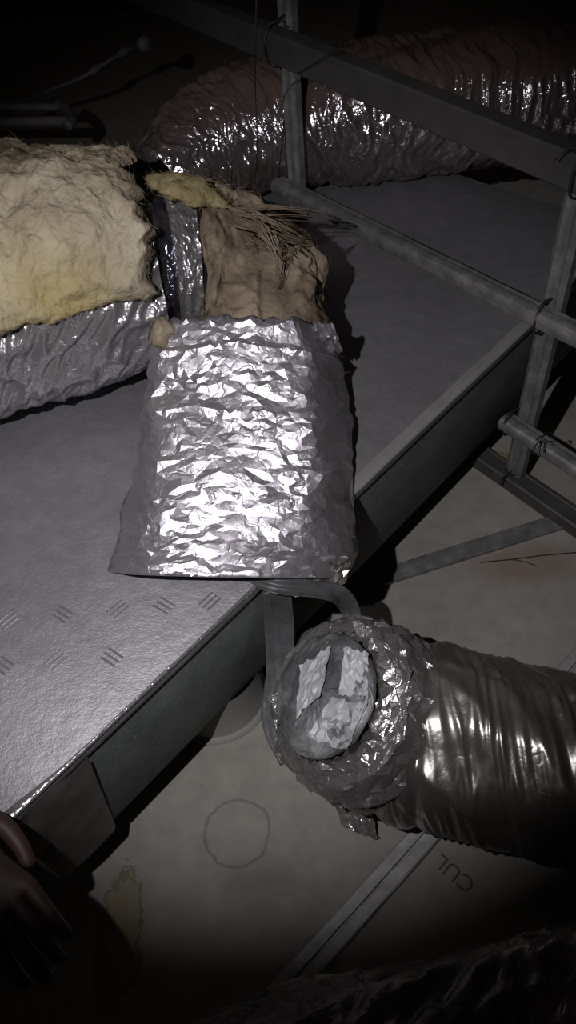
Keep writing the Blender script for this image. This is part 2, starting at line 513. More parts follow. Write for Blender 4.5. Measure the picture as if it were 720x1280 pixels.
box = empty('rectangular_duct', (A.x, A.y, 0), 'long rectangular duct with grey metallic top and dark green-grey side', 'duct')
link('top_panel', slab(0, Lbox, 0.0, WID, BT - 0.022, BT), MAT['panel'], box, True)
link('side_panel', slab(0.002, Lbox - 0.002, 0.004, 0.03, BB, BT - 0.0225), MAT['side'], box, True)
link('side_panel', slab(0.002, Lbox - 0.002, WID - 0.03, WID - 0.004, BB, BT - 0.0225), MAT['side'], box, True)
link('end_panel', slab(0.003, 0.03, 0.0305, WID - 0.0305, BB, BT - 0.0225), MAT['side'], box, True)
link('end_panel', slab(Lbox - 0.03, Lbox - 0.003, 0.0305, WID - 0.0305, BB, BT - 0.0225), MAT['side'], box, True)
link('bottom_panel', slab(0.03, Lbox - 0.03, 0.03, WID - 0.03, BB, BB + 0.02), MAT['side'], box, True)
# pale corner tape running along the front edge: a wavy strip on the top and a short fold down the side
random.seed(4)
vs, fs = [], []
n = 150
S0 = (at(420, 638, BT) - A).dot(ed)
for i in range(n + 1):
    s = S0 + (Lbox - S0) * i / n
    w = 0.022 + 0.004 * nz(s * 9, 3)
    w2 = 0.006 + 0.003 * nz(s * 14, 8)
    l = 0.0007 + 0.0012 * max(0, nz(s * 30, 5))
    for (t, z) in ((w, BT + 0.0008), (w * 0.5, BT + 0.0008 + l), (0.001, BT + 0.0010 + l * 0.6), (-0.0012, BT - 0.002), (-0.0010 - l * .6, BT - w2 * 0.5), (-0.0008 + 0.004, BT - w2 - 0.012)):
        vs.append(boxpt(s, t, z))
for i in range(n):
    for j in range(5):
        a = i * 6 + j
        fs.append((a, a + 1, a + 7, a + 6))
o = mesh_from('edge_tape', vs, fs, noise_mat('pale_edge_tape', [(0.3, (0.19, 0.182, 0.184)), (0.7, (0.25, 0.243, 0.245))], scale=16,
              rough=0.6, metal=0.25, bump=0.25, bscale=40, dist=0.002), box)
tag(o, 'paler tape strip along the far half of the front top edge')
vs, fs = [], []
for i in range(n * 2 + 1):
    s = (S0 + .01) * i / (n * 2)
    w = 0.0035 + 0.003 * max(0, nz(s * 16, 3)) + 0.012 * math.exp(-(s / .09) ** 2)
    l = 0.0006 + 0.0022 * max(0, nz(s * 55, 5)) + 0.002 * math.exp(-(s / .10) ** 2) * abs(nz(s * 80, 2))
    for (t, z) in ((w, BT + 0.0007), (w * 0.5, BT + 0.0008 + l), (0.001, BT + 0.0010 + l * 0.5), (-0.0012, BT - 0.002), (-0.0008 + 0.003, BT - 0.006)):
        vs.append(boxpt(s, t, z))
for i in range(n * 2):
    for j in range(4):
        a = i * 5 + j
        fs.append((a, a + 1, a + 6, a + 5))
tag(mesh_from('folded_edge', vs, fs, MAT['foil_duct'], box), 'thin creased metal lip on the near half of the front top edge')
# tape wrapped round the near corner of the side
vs, fs = [], []
ns, nh = 22, 18
for i in range(ns + 1):
    for j in range(nh + 1):
        h = j / nh
        smax = 0.125 + 0.02 * (1 - h) - 0.0 * h
        s = smax * i / ns
        z = BT - 0.008 - (BT - 0.008 - BB + 0.004) * h
        bul = 0.003 + 0.004 * max(0, ridge(s * 18 + h * 6, h * 5 + s * 9, 2)) * (0.4 if i == ns else 1)
        vs.append(boxpt(s, -bul + 0.003 * (i == ns), z))
for i in range(ns):
    for j in range(nh):
        a = i * (nh + 1) + j
        fs.append((a, a + nh + 1, a + nh + 2, a + 1))
tag(mesh_from('corner_tape', vs, fs, MAT['tape'], box), 'brown-grey tape patch wrapped over the near end of the side')
# embossed marks on the top: groups of three short bars, turned alternately
vs, fs = [], []
marks = [(10, 775, 0), (78, 768, 1), (147, 762, 0), (205, 757, 1), (70, 826, 0), (140, 822, 1), (4, 832, 1), (262, 752, 0), (10, 700, 1), (110, 705, 1)]
emb = noise_mat('embossed_skin', [(0.3, (0.155, 0.15, 0.16)), (0.7, (0.235, 0.23, 0.24))], scale=30, rough=0.5, metal=0.5, bump=0.2)
for (px, py, k) in marks[:8]:
    mvf = []
    c = at(px, py, BT)
    dr_ = (ed if k == 0 else (pd * 0.9 - ed * .1).normalized())
    pr_ = Vector((-dr_.y, dr_.x, 0))
    for q in (-1, 0, 1):
        cc = c + pr_ * (q * 0.0085)
        a0 = cc - dr_ * 0.015; a1 = cc + dr_ * 0.015
        hw = 0.0017
        v = [a0 + pr_ * hw, a0 - pr_ * hw, a1 - pr_ * hw, a1 + pr_ * hw]
        v2 = [p + Vector((0, 0, 0.0007)) for p in [a0.lerp(a1, .1) + pr_ * hw * .3, a0.lerp(a1, .1) - pr_ * hw * .3, a0.lerp(a1, .9) - pr_ * hw * .3, a0.lerp(a1, .9) + pr_ * hw * .3]]
        mvf.append((v + v2, [(0, 1, 5, 4), (1, 2, 6, 5), (2, 3, 7, 6), (3, 0, 4, 7), (4, 5, 6, 7)]))
    mesh_from('embossed_mark', *merge(*mvf), emb, box, False)
# round neck from the bottom of the box to the boards
nk = at(294, 917, 0.0)
R_N = 0.095
nc = nk + pd * (R_N * 0.8) - ed * 0.00
nc = nk + Vector((-0.035, R_N * 0.93, 0))
vs, fs = [], []
prof = [(R_N + 0.012, 0.002), (R_N + 0.012, 0.004), (R_N + 0.002, 0.005), (R_N, 0.008), (R_N, BB + 0.002)]
for (r, z) in prof:
    for j in range(64):
        a = 2 * math.pi * j / 64
        vs.append(Vector((nc.x + r * math.cos(a), nc.y + r * math.sin(a), z)))
for i in range(len(prof) - 1):
    for j in range(64):
        k = (j + 1) % 64
        fs.append((i * 64 + j, i * 64 + k, (i + 1) * 64 + k, (i + 1) * 64 + j))
tag(mesh_from('round_neck', vs, fs, noise_mat('collar_paint', [(0.3, (0.15, 0.14, 0.13)), (0.7, (0.20, 0.19, 0.175))], scale=12, rough=0.7, bump=0.1), box), 'round grey collar below the duct, flanged onto the board')

# ---------------------------------------------------------------- metal framework
post2 = Vector((0.505, 1.168, 0))
post1 = Vector((0.092, 1.742, 0))
fd = (post2 - post1).normalized()            # frame direction, left-back to right-front
tow = Vector((-post1.x - post2.x, -post1.y - post2.y, 0)).normalized()
fn = Vector((fd.y, -fd.x, 0))
if fn.dot(tow) < 0: fn = -fn                 # frame normal towards the camera


def hat_profile(w, h, lip):
    """Closed outline of a hat-shaped (furring) channel with a grooved crown."""
    t = 0.0015
    return [(-w / 2 - lip, 0), (-w / 2, 0), (-w / 2 + .004, h * 0.92), (-w / 2 + .007, h), (-.006, h), (-.003, h - .003), (.003, h - .003), (.006, h),
            (w / 2 - .007, h), (w / 2 - .004, h * 0.92), (w / 2, 0), (w / 2 + lip, 0), (w / 2 + lip, -t), (-w / 2 - lip, -t)]


def round_profile(r, seam=True, n=20, flat=0.8):
    p = []
    for j in range(n):
        a = 2 * math.pi * j / n
        c, s = math.cos(a), math.sin(a)
        rr = r / (abs(c) ** 3.2 + abs(s) ** 3.2) ** (1 / 3.2)
        if seam and j in (4, 16): rr *= 0.86
        p.append((rr * c, rr * s * flat))
    return p


def wire_tie(center, axis, r, name_label, seed, tails=2, turns=2, parent=None, rr=0.0013, sx=1.0, sz=1.0, up=Vector((0, 0, 1))):
    """A loop of tie wire round a bar with twisted tails."""
    random.seed(seed)
    axis = axis.normalized()
    s = axis.cross(up).normalized(); u = s.cross(axis).normalized()
    pts = []
    N = 26 * turns
    for i in range(N + 1):
        a = 2 * math.pi * i / 26 + 0.9
        k = 1 + 0.04 * math.sin(a * 3 + seed)
        c_, s_ = math.cos(a), math.sin(a)
        q = 1 / (abs(c_) ** 3 + abs(s_) ** 3) ** (1 / 3)
        pts.append(center + s * (r * sx * c_ * k * q) + u * (r * sz * s_ * k * q) + axis * (0.006 * (i / N - .5) + 0.003 * math.sin(a * 1.0 + seed)))
    parts = [tube_mesh(pts, rr, 6)]
    base = pts[-1]
    for t in range(tails):
        d = (s * random.uniform(-1, 1) + u * random.uniform(0.1, 0.9) + axis * random.uniform(-.8, .8)).normalized()
        tp = [base]
        for k in range(1, 9):
            tp.append(base + d * (0.006 * k) + u * (-0.0006 * k * k) + s * (0.004 * math.sin(k * 1.1 + t * 2)))
        parts.append(tube_mesh(tp, rr, 6))
    o = mesh_from('tie_wire', *merge(*parts), MAT['wire'])
    return tag(o, name_label, 'wire', 'dark tie wires lashing the metal frame')


# posts
def vertical_bar(name, x, y, z0, z1, prof, mat, label, lean=(0, 0)):
    vs, fs = profile_bar((x, y, z0), (x + lean[0], y + lean[1], z1), prof, up=fn, dents=0.0006, seed=x * 10, nlen=40)
    return tag(mesh_from(name, vs, fs, mat, smooth=False), label, 'post', 'metal frame posts')


pp = [(-.021, -.012), (.021, -.012), (.021, .004), (.012, .010), (.006, .007), (-.006, .007), (-.012, .010), (-.021, .004)]
vertical_bar('metal_post', post2.x, post2.y, 0.036, 0.90, pp, MAT['galv'], 'ribbed grey metal post at the right, standing on the lowest channel beside the duct side')
pp1 = [(-.017, -.012), (.017, -.012), (.017, .004), (.010, .010), (.004, .005), (-.004, .005), (-.010, .010), (-.017, .004)]
pp1 = [(x * 1.25, y) for x, y in pp1]
vertical_bar('metal_post', post1.x - 0.004, post1.y, BT + 0.001, 1.15, pp1, MAT['galv'], 'grey metal post at top centre in front of the rear foil duct')

# top beam: rectangular tube in front of the posts
bw, bh = 0.040, 0.058
def rect_prof(w, h, b=0.004):
    return [(-w / 2, -h / 2 + b), (-w / 2 + b, -h / 2), (w / 2 - b, -h / 2), (w / 2, -h / 2 + b), (w / 2, h / 2 - b), (w / 2 - b, h / 2), (-w / 2 + b, h / 2), (-w / 2, h / 2 - b)]
bc = post2 + fn * 0.037
beam_a = Vector((bc.x, bc.y, 0.742)) + fd * 1.1
beam_b = Vector((bc.x, bc.y, 0.752)) - fd * 1.95
vs, fs = profile_bar(beam_a, beam_b, rect_prof(bw, bh), nlen=60, dents=0.0004)
tag(mesh_from('metal_beam', vs, fs, MAT['beam'], smooth=False), 'thick dark grey square beam slanting across the top right in front of the posts', 'beam')

# middle rail
rc = post2 + fn * 0.034
ra = Vector((rc.x, rc.y, 0.507)) + fd * 1.1
rb = Vector((rc.x, rc.y, 0.447)) - fd * 0.735
vs, fs = profile_bar(ra, rb, round_profile(0.021, True), nlen=60, dents=0.0010, seed=3)
tag(mesh_from('metal_rail', vs, fs, MAT['galv'], smooth=False), 'grey grooved metal rail running just above the duct top, tied to both posts', 'rail')
# lower rail: starts at the duct side
rc = post2 + fn * 0.033
ra = Vector((rc.x, rc.y, 0.196)) + fd * 1.1
rb = Vector((rc.x, rc.y, 0.196)) - fd * 0.030
vs, fs = profile_bar(ra, rb, round_profile(0.020, True), nlen=50, dents=0.0010, seed=7)
tag(mesh_from('metal_rail', vs, fs, MAT['galv'], smooth=False), 'short grey rounded rail at right edge, lashed to the right post below the duct top', 'rail')
# bottom channel on the boards
cc = post2
ra = Vector((cc.x, cc.y, 0.001)) + fd * 0.6
rb = Vector((cc.x, cc.y, 0.001)) - fd * 0.30
C_prof = [(-.024, 0), (.024, 0), (.024, .030), (.021, .033), (.015, .033), (.013, .0315), (-.013, .0315), (-.015, .033), (-.021, .033), (-.024, .030)]
vs, fs = profile_bar(ra, rb, C_prof, nlen=50, dents=0.0006, seed=9)
tag(mesh_from('bottom_channel', vs, fs, MAT['beam'], smooth=False), 'dark grey metal channel lying on the boards under the foot of the right post', 'channel')

# ties
wire_tie(post1 + fn * 0.02 + Vector((0, 0, 0.748)), fd, 0.044, 'dark wire tie round the top beam where the top centre post crosses it', 1, 1)
wire_tie(post2 + fn * 0.02 + fd * 0.02 + Vector((0, 0, 0.744)), fd, 0.044, 'dark wire tie round the top beam at the right post', 2, 1)
wire_tie(post2 + fn * 0.022 + fd * 0.005 + Vector((0, 0, 0.468)), fd, 0.033, 'dark wire tie round the middle rail at the right post', 3, 1, sx=1.0, sz=0.85)
wire_tie(post2 + fn * 0.02 - fd * 0.015 + Vector((0, 0, 0.196)), fd, 0.032, 'dark wire tie round the lower rail at the right post', 4, 2, sz=0.85)
wire_tie(post2 + fn * 0.03 + fd * 0.065 + Vector((0, 0, 0.196)), fd, 0.026, 'dark wire tie with crossed tails on the lower rail right of the post', 5, 3, turns=1, sz=0.85)
wire_tie(post2 - fd * 0.005 + fn * 0.004 + Vector((0, 0, 0.024)), fd, 0.028, 'dark wire tie at the foot of the right post on the bottom channel', 6, 3, sz=0.7)

# furring channel across the boards, passes under the lower duct
c_a = at(330, 1275, 0); c_b = at(530, 1058, 0)
cdir = (c_b - c_a).normalized()
ca = c_a - cdir * 0.15 + Vector((0, 0, .0012)); cb = at(715, 826, 0) + cdir * 0.6 + Vector((0, 0, .0012))
ca = Vector((ca.x, ca.y, .0018)); cb = Vector((cb.x, cb.y, .0018))
vs, fs = profile_bar(ca, cb, [(-.022, 0), (-.0215, .011), (-.019, .013), (-.003, .013), (-.0015, .006), (.0015, .006), (.003, .013), (.019, .013), (.0215, .011), (.022, 0)], nlen=90, dents=0.0012, seed=5)
tag(mesh_from('furring_channel', vs, fs, noise_mat('zinc_channel', [(0.3, (0.22, 0.215, 0.205)), (0.7, (0.36, 0.35, 0.34))], scale=30, rough=0.5, metal=0.4, bump=0.2),
              smooth=False), 'pale grey grooved furring channel on the boards passing under the lower foil duct', 'channel')
# angle strip
a0 = at(430, 737, 0); a1 = at(700, 652, 0)
a0 = Vector((a0.x, a0.y, .001)); a1 = Vector((a1.x, a1.y, .001))
vs, fs = profile_bar(a0 - (a1 - a0) * 0.3, a1, [(-.020, 0), (.022, 0), (.022, .008), (.019, .008), (.018, .003), (-.018, .003), (-.020, .002)], nlen=50, dents=0.0009, seed=12)
tag(mesh_from('angle_strip', vs, fs, MAT['galv'], smooth=False), 'flat metal angle strip on the boards between the duct and bottom channel', 'strip')

# loose wire on the boards
wp = [at(600, 703, .003), at(640, 699, .004), at(690, 693, .003), at(760, 688, .003)]
wv = smooth_path(wp, 24)
wq = [at(636, 699, .003), at(655, 702, .006), at(672, 708, .004)]
mesh = merge(tube_mesh([Vector(p) for p in wv], 0.0012, 6), tube_mesh([Vector(p) for p in smooth_path(wq, 10)], 0.0010, 6))
tag(mesh_from('loose_wire', *mesh, MAT['wire']), 'thin forked dark wire lying on the boards at the right edge', 'wire')
# hanging thin wire in front of rear duct
hw = [at(320, 200, .62) + Vector((0, 0, -.02)), at(321, 160, .70), at(319, 100, .8), at(320, 40, 0.98), at(322, -60, 1.15)]
tag(mesh_from('hanging_wire', *tube_mesh([Vector(p) for p in smooth_path(hw, 20)], 0.0011, 6), MAT['wire']), 'thin dark wire hanging from above, left of the top centre post', 'wire')


# ---------------------------------------------------------------- flexible ducts
def duct_tube(name, path, rad, nl, na, disp, mat, parent, smooth=True, a0=0.0, a1=2 * math.pi, capA=False, capB=False, flat=None):
    """Tube along path; disp(s_metres, angle, i/nl) -> radial offset."""
    pr = smooth_path([tuple(p) + (r,) for p, r in zip(path, rad)], nl + 1)
    pts = [Vector(p[:3]) for p in pr]
    rs = [p[3] for p in pr]
    T, N, B = frames(pts)
    vs, fs = [], []
    s = 0.0
    closed = abs(a1 - a0 - 2 * math.pi) < 1e-6
    m = na if closed else na + 1
    for i in range(nl + 1):
        if i: s += (pts[i] - pts[i - 1]).length
        for j in range(m):
            a = a0 + (a1 - a0) * j / na
            r = rs[i] + disp(s, a, i / nl)
            off = N[i] * (r * math.cos(a)) + B[i] * (r * math.sin(a))
            if flat: off = flat(off)
            vs.append(pts[i] + off)
    for i in range(nl):
        for j in range(na):
            k = (j + 1) % m if closed else j + 1
            fs.append((i * m + j, i * m + k, (i + 1) * m + k, (i + 1) * m + j))
    if capA or capB:
        for flag, ii in ((capA, 0), (capB, nl)):
            if flag:
                c = len(vs); vs.append(pts[ii] + T[ii] * (-0.01 if ii == 0 else 0.01))
                for j in range(m if closed else na):
                    fs.append((c, ii * m + j, ii * m + (j + 1) % m))
    return mesh_from(name, vs, fs, mat, parent, smooth), (pts, rs, T, N, B)


# -- rear duct, resting on the far end of the box
zc = BT + 0.152
path = [at(195, 235, zc - 0.03), at(250, 190, zc - .02), at(335, 158, zc - .005), at(450, 143, zc), at(600, 124, zc), at(760, 108, zc), at(900, 95, zc)]
rad = [0.085, 0.125, 0.146, 0.151, 0.156, 0.160, 0.160]


def disp_rear(s, a, f):
    ph = s * 24 + 1.3 * nz(s * 4, a * 1.5, 4) + 0.4 * math.sin(a + s * 3)
    pleat = 0.010 * ridge(ph, math.cos(a) * 0.9 + 3, math.sin(a) * 0.9)
    fine = 0.006 * ridge(s * 60 + 2 * nz(a * 2, s * 6), math.cos(a) * 2.2, math.sin(a) * 2.2 + 7)
    broad = 0.012 * nz(s * 5, math.cos(a) * 1.5, math.sin(a) * 1.5 + 2)
    return pleat + fine + broad - 0.012


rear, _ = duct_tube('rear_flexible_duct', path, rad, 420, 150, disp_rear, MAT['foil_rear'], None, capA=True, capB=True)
# keep the underside on the panel
for v in rear.data.vertices:
    if v.co.z < BT + 0.003: v.co.z = BT + 0.003 + 0.15 * (v.co.z - BT) * 0
rear.data.update()
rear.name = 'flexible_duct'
tag(rear, 'wrinkled foil duct with brown reflection painted on its crown, lying behind the metal frame at top right', 'duct', 'foil flexible ducts')

# -- main insulated duct on the left: axis runs left to right, then turns down into the sleeve
zc = BT + 0.205
rr_ = 0.165
pm = [at(-330, 470, zc), at(-150, 420, zc), at(0, 378, zc), at(110, 350, zc), at(205, 334, zc - .01), at(280, 332, zc - .025), at(325, 350, zc - 0.05), at(328, 480, BT + 0.085)]
mradius = [0.165, .165, .165, .160, .142, .108, .096, .090]
main = empty('insulated_duct', (pm[2].x, pm[2].y, BT), 'insulated foil duct from the left edge with a bared band of dark shiny core', 'duct', 'foil flexible ducts')


def disp_core(s, a, f):
    coil = 0.003 * abs(math.sin(s * 110 + 0.2 * a)) 
    return coil + 0.006 * ridge(s * 40 + 3 * nz(a * 2, s * 9), math.cos(a) * 3, math.sin(a) * 3) - 0.006


duct_tube('inner_core', pm, [r - 0.01 for r in mradius], 420, 140, disp_core, MAT['core'], main, capA=True)


def disp_jacket(s, a, f):
    e = 0.0
    return 0.016 * nz(s * 5, math.cos(a) * 2, math.sin(a) * 2) + 0.010 * ridge(s * 16 + a * 2.0, math.cos(a) * 2.5 + s * 5, math.sin(a) * 2.5) \
        + 0.006 * ridge(s * 45 + a * 5, a * 3.5, 3) - 0.004


jk, info = duct_tube('foil_jacket', pm[:4] + [at(182, 337, zc - .008)], [0.176, .176, .175, .170, .158], 300, 200, disp_jacket, MAT['foil_duct'], main)
for v in jk.data.vertices:
    if v.co.z < BT + 0.002: v.co.z = BT + 0.002
jk.data.update()

# ---- glass wool blankets: thick lumpy sheets following a tube, with fibres
def fibres(name, seeds, mat, parent, length=(0.012, 0.04), width=0.00028, droop=0.25, curl=0.6, seed=0):
    """Ribbon strands growing out of (point, normal) seeds: one mesh."""
    random.seed(seed)
    vs, fs = [], []
    for (p, nrm) in seeds:
        L = random.uniform(*length)
        t1 = nrm.orthogonal().normalized(); t2 = nrm.cross(t1)
        a = random.uniform(0, 6.283)
        d = (nrm * random.uniform(0.05, 0.5) + (t1 * math.cos(a) + t2 * math.sin(a))).normalized()
        side = d.cross(Vector((random.uniform(-1, 1), random.uniform(-1, 1), random.uniform(-1, 1)))).normalized()
        q = p.copy(); base = len(vs); K = 5
        bend = (t1 * random.uniform(-1, 1) + t2 * random.uniform(-1, 1) + nrm * random.uniform(-.6, .3)) * curl
        for k in range(K + 1):
            w = width * (1 - k / K * 0.8)
            vs.append(q + side * w); vs.append(q - side * w)
            d = (d + bend * 0.22 + Vector((0, 0, -droop * 0.15))).normalized()
            q = q + d * (L / K)
        for k in range(K):
            b_ = base + 2 * k
            fs.append((b_, b_ + 1, b_ + 3, b_ + 2))
    o = mesh_from(name, vs, fs, mat, parent)
    o['kind'] = 'stuff'
    return o


def blanket(name, info, f0, f1, a_range, thick, mat, label, seed, nl=150, na=150, lump=0.02, lscale=9, fib=2500, edge_rag=0.02, group='glass wool blankets',
            flen=(0.012, 0.04), extra=None, mat_f=None, maxfold=0.0):
    pts, rs, T, N, B = info
    n = len(pts) - 1
    random.seed(seed)
    top, bot = [], []
    for i in range(nl + 1):
        row_t, row_b = [], []
        for j in range(na + 1):
            u = i / nl; v = j / na
            eu = edge_rag * (nz(v * 8 + seed, 3) + .5 * nz(v * 25, seed)) * 3
            lo = f0 + eu; hi = f1 + edge_rag * (nz(v * 8 + seed, 9) + .6 * nz(v * 30, seed + 4)) * 3
            f = min(max(lo + (hi - lo) * u, 0), 1)
            x = f * n; i0 = min(int(x), n - 1); g = x - i0
            p = pts[i0].lerp(pts[i0 + 1], g); nn = N[i0].lerp(N[i0 + 1], g); bb = B[i0].lerp(B[i0 + 1], g)
            r = rs[i0] * (1 - g) + rs[i0 + 1] * g
            va = edge_rag * 6 * (nz(u * 9 + seed, 21) * .6 + nz(u * 26, seed + 2) * .4)
            a = a_range[0] + va + (a_range[1] - a_range[0] + edge_rag * 3 * nz(u * 7, seed + 6)) * v
            P3 = p + nn * (r * math.cos(a)) + bb * (r * math.sin(a))
            q = P3 * lscale
            h = lump * (nz(q.x + seed, q.y, q.z) * 1.4 + 0.7 * nz(q.x * 2.3, q.y * 2.3 + seed, q.z * 2.3) + 0.35 * nz(q.x * 6, q.y * 6, q.z * 6 + seed))
            fold = -maxfold * max(0, ridge(q.x * .45 + seed, q.y * .45, q.z * .45) - 0.72) * 3.5
            fl = 0.0022 * (nz(P3.x * 160, P3.y * 160, P3.z * 160) + nz(P3.x * 80, P3.y * 50, P3.z * 80) * 1.5)
            edge = min(u, 1 - u, v, 1 - v)
            tk = thick * min(1, (edge / 0.06) ** 0.5 if edge > 0 else 0)
            ro = r + 0.008 + tk + (h + fold) * min(1, edge / 0.05 + .3) + fl
            if extra: ro += extra(u, v)
            ro = max(ro, r + 0.008 * min(1, edge / .03))
            row_t.append(p + nn * (ro * math.cos(a)) + bb * (ro * math.sin(a)))
            ri = r + 0.006
            row_b.append(p + nn * (ri * math.cos(a)) + bb * (ri * math.sin(a)))
        top.append(row_t); bot.append(row_b)
    vs, fs = [], []
    m = na + 1
    for row in top: vs += row
    off = len(vs)
    for row in bot: vs += row
    for i in range(nl):
        for j in range(na):
            a = i * m + j
            fs.append((a, a + 1, a + m + 1, a + m)); fs.append((off + a, off + a + m, off + a + m + 1, off + a + 1))
    for i in range(nl):
        for j in (0, na):
            a = i * m + j; fs.append((a, a + m, off + a + m, off + a))
    for j in range(na):
        for i in (0, nl):
            a = i * m + j; fs.append((a, a + 1, off + a + 1, off + a))
    for k in range(len(vs)):
        if vs[k].z < BT + 0.004: vs[k] = Vector((vs[k].x, vs[k].y, BT + 0.004))
    root = empty(name, pts[int(n * (f0 + f1) / 2)].xy.to_3d() + Vector((0, 0, BT)), label, 'insulation', group)
    body = mesh_from('wool', vs, fs, mat, root)
    sd = []
    for _ in range(fib):
        if random.random() < 0.42:      # more along the torn edges
            e = random.randrange(4)
            i = {0: random.randrange(0, 5), 1: nl - random.randrange(1, 6)}.get(e, random.randrange(1, nl))
            j = {2: random.randrange(0, 5), 3: na - random.randrange(1, 6)}.get(e, random.randrange(1, na))
        else:
            i = random.randrange(1, nl); j = random.randrange(1, na)
        i = min(max(i, 1), nl - 1); j = min(max(j, 1), na - 1)
        p = top[i][j]
        nrm = (top[i + 1][j] - top[i - 1][j]).cross(top[i][j + 1] - top[i][j - 1])
        if nrm.length < 1e-9: continue
        nrm.normalize()
        c = pts[int(n * min(max(f0 + (f1 - f0) * i / nl, 0), 1))]
        if nrm.dot(p - c) < 0: nrm = -nrm
        if p.z > BT + 0.006: sd.append((p, nrm))
    fibres('loose_fibres', sd, mat_f or mat, root, length=flen, seed=seed)
    return root


# resample main path for blankets
prs = smooth_path([tuple(p) + (r,) for p, r in zip(pm, [0.196, .196, .194, .188, .165, .112, .100, .094])], 260)
mp = [Vector(p[:3]) for p in prs]; mr_ = [p[3] for p in prs]
MT, MN, MB_ = frames(mp)
minfo = (mp, mr_, MT, MN, MB_)
# angle is measured from up (N); B = T x N points to the camera side or away
sgn = 1 if MB_[60].dot(Vector((0, -1, 0))) > 0 else -1


def fpos(px):   # fraction of the path whose centre shows at pixel column px
    best = min(range(len(mp)), key=lambda i: abs(proj(mp[i])[0] - px))
    return best / (len(mp) - 1)


def proj(p):
    q = R.T @ (np.array(p) - np.array([0, 0, CAM_Z]))
    return (360 + FPX * q[0] / q[2], 640 + FPX * q[1] / q[2])


def arange(back, front):
    return (-back * sgn, front * sgn)


blanket('glass_wool_blanket', minfo, 0.10, fpos(176), arange(1.5, 1.24), 0.034, MAT['glass'],
        'large cream glass wool blanket draped over the duct at the left edge', 11, nl=260, na=220, lump=0.025, lscale=5.6, fib=3500,
        edge_rag=0.010, maxfold=0.022, flen=(0.006, 0.022))
blanket('glass_wool_blanket', minfo, fpos(246), 1.0, arange(2.7, 3.1), 0.010, MAT['glass_old'],
        'matted brown glass wool wrap around the duct end, just behind the bright foil sleeve', 23, nl=200, na=200, lump=0.014, lscale=12, fib=2500,
        edge_rag=0.008, maxfold=0.04, flen=(0.010, 0.040))


# bright foil wrap on the right half of the bared core
fb0, fb1 = int(fpos(212) * (len(mp) - 1)), int(fpos(246) * (len(mp) - 1)) + 2
bpth = [mp[i] for i in range(fb0, fb1 + 1, max(1, (fb1 - fb0) // 4))]
core_r = lambda i: np.interp(i, [k * (len(mp) - 1) / 7 for k in range(8)], [r - 0.01 for r in mradius])
brad = [float(core_r(i)) + 0.007 for i in range(fb0, fb1 + 1, max(1, (fb1 - fb0) // 4))]
tag(duct_tube('foil_wrap', bpth, brad, 26, 150, lambda s_, a, f: 0.005 * ridge(s_ * 45, math.cos(a) * 5, math.sin(a) * 5 + 4) - .003
          + 0.002 * nz(s_ * 200, a * 14) - (0.006 if f > .97 or f < .03 else 0), MAT['foil_duct'], main, smooth=False)[0],
    'brighter crinkled foil on the bared core')


# long loose wisps trailing right from the brown wrap
def wisp(pts, w, seed):
    random.seed(seed)
    P = [Vector(p) for p in smooth_path(pts, 22)]
    parts = []
    for k in range(12):
        off = Vector((random.gauss(0, 1), random.gauss(0, 1), random.gauss(0, 1))) * w
        ph = random.uniform(0, 6)
        q = [p + off * (1 - i / 22) ** 0.7 + Vector((math.sin(i * .5 + ph), math.cos(i * .4 + ph), 0)) * 0.002 for i, p in enumerate(P)]
        parts.append(tube_mesh(q, [0.0010 * (1 - i / 23) + .0002 for i in range(22)], 4))
    return merge(*parts)


ws = [([at(300, 262, .67), at(350, 262, .66), at(400, 268, .62), at(425, 275, .58)], .010),
      ([at(310, 270, .69), at(350, 290, .66), at(385, 300, .60), at(418, 296, .52)], .009),
      ([at(330, 300, .66), at(375, 325, .58), at(400, 350, .46), at(415, 385, .38)], .008),
      ([at(320, 280, .68), at(365, 320, .60), at(385, 355, .50), at(400, 400, .40)], .009),
      ([at(290, 268, .69), at(330, 285, .68), at(345, 320, .64), at(350, 360, .58)], .010)]
o = mesh_from('trailing_wisps', *merge(*[wisp(p, w, i) for i, (p, w) in enumerate(ws)]), MAT['glass_old'])
_wr = [q for q in COL.objects if q.name.startswith('glass_wool_blanket')][-1]
for q in COL.objects:
    if q.name.startswith('glass_wool_blanket') and 'brown' in q.get('label', ''): _wr = q
o.parent = _wr; o.matrix_parent_inverse = Matrix.Translation(_wr.location).inverted()
tag(o, kind='stuff')


def wool_lump(name, pts, rad, mat, label, seed, fib=500, flatz=0.6, parent=None):
    info = None
    pr = smooth_path([tuple(p) + (r,) for p, r in zip(pts, rad)], 40)
    P = [Vector(p[:3]) for p in pr]; rs = [max(p[3], 0.002) for p in pr]
    T, N, B = frames(P)
    vs, fs = [], []; na = 32; sd = []
    for i in range(40):
        for j in range(na):
            a = 2 * math.pi * j / na
            d = N[i] * math.cos(a) * flatz + B[i] * math.sin(a)
            q = P[i] + d * rs[i]
            r = rs[i] * (1 + 0.45 * nz(q.x * 40 + seed, q.y * 40, q.z * 40) + .25 * nz(q.x * 110, q.y * 110, q.z * 110))
            v = P[i] + d * r
            vs.append(v); sd.append((v, d.normalized()))
    for i in range(39):
        for j in range(na):
            k = (j + 1) % na
            fs.append((i * na + j, i * na + k, (i + 1) * na + k, (i + 1) * na + j))
    fs.append(tuple(range(na))); fs.append(tuple(39 * na + j for j in range(na)))
    c = sum(P, Vector()) / len(P)
    root = empty(name, (c.x, c.y, min(v.z for v in vs)), label, 'insulation')
    mesh_from('wool', vs, fs, mat, root)
    random.seed(seed)
    fibres('loose_fibres', random.sample(sd, min(fib, len(sd))), mat, root, length=(0.008, 0.022), seed=seed)
    return root


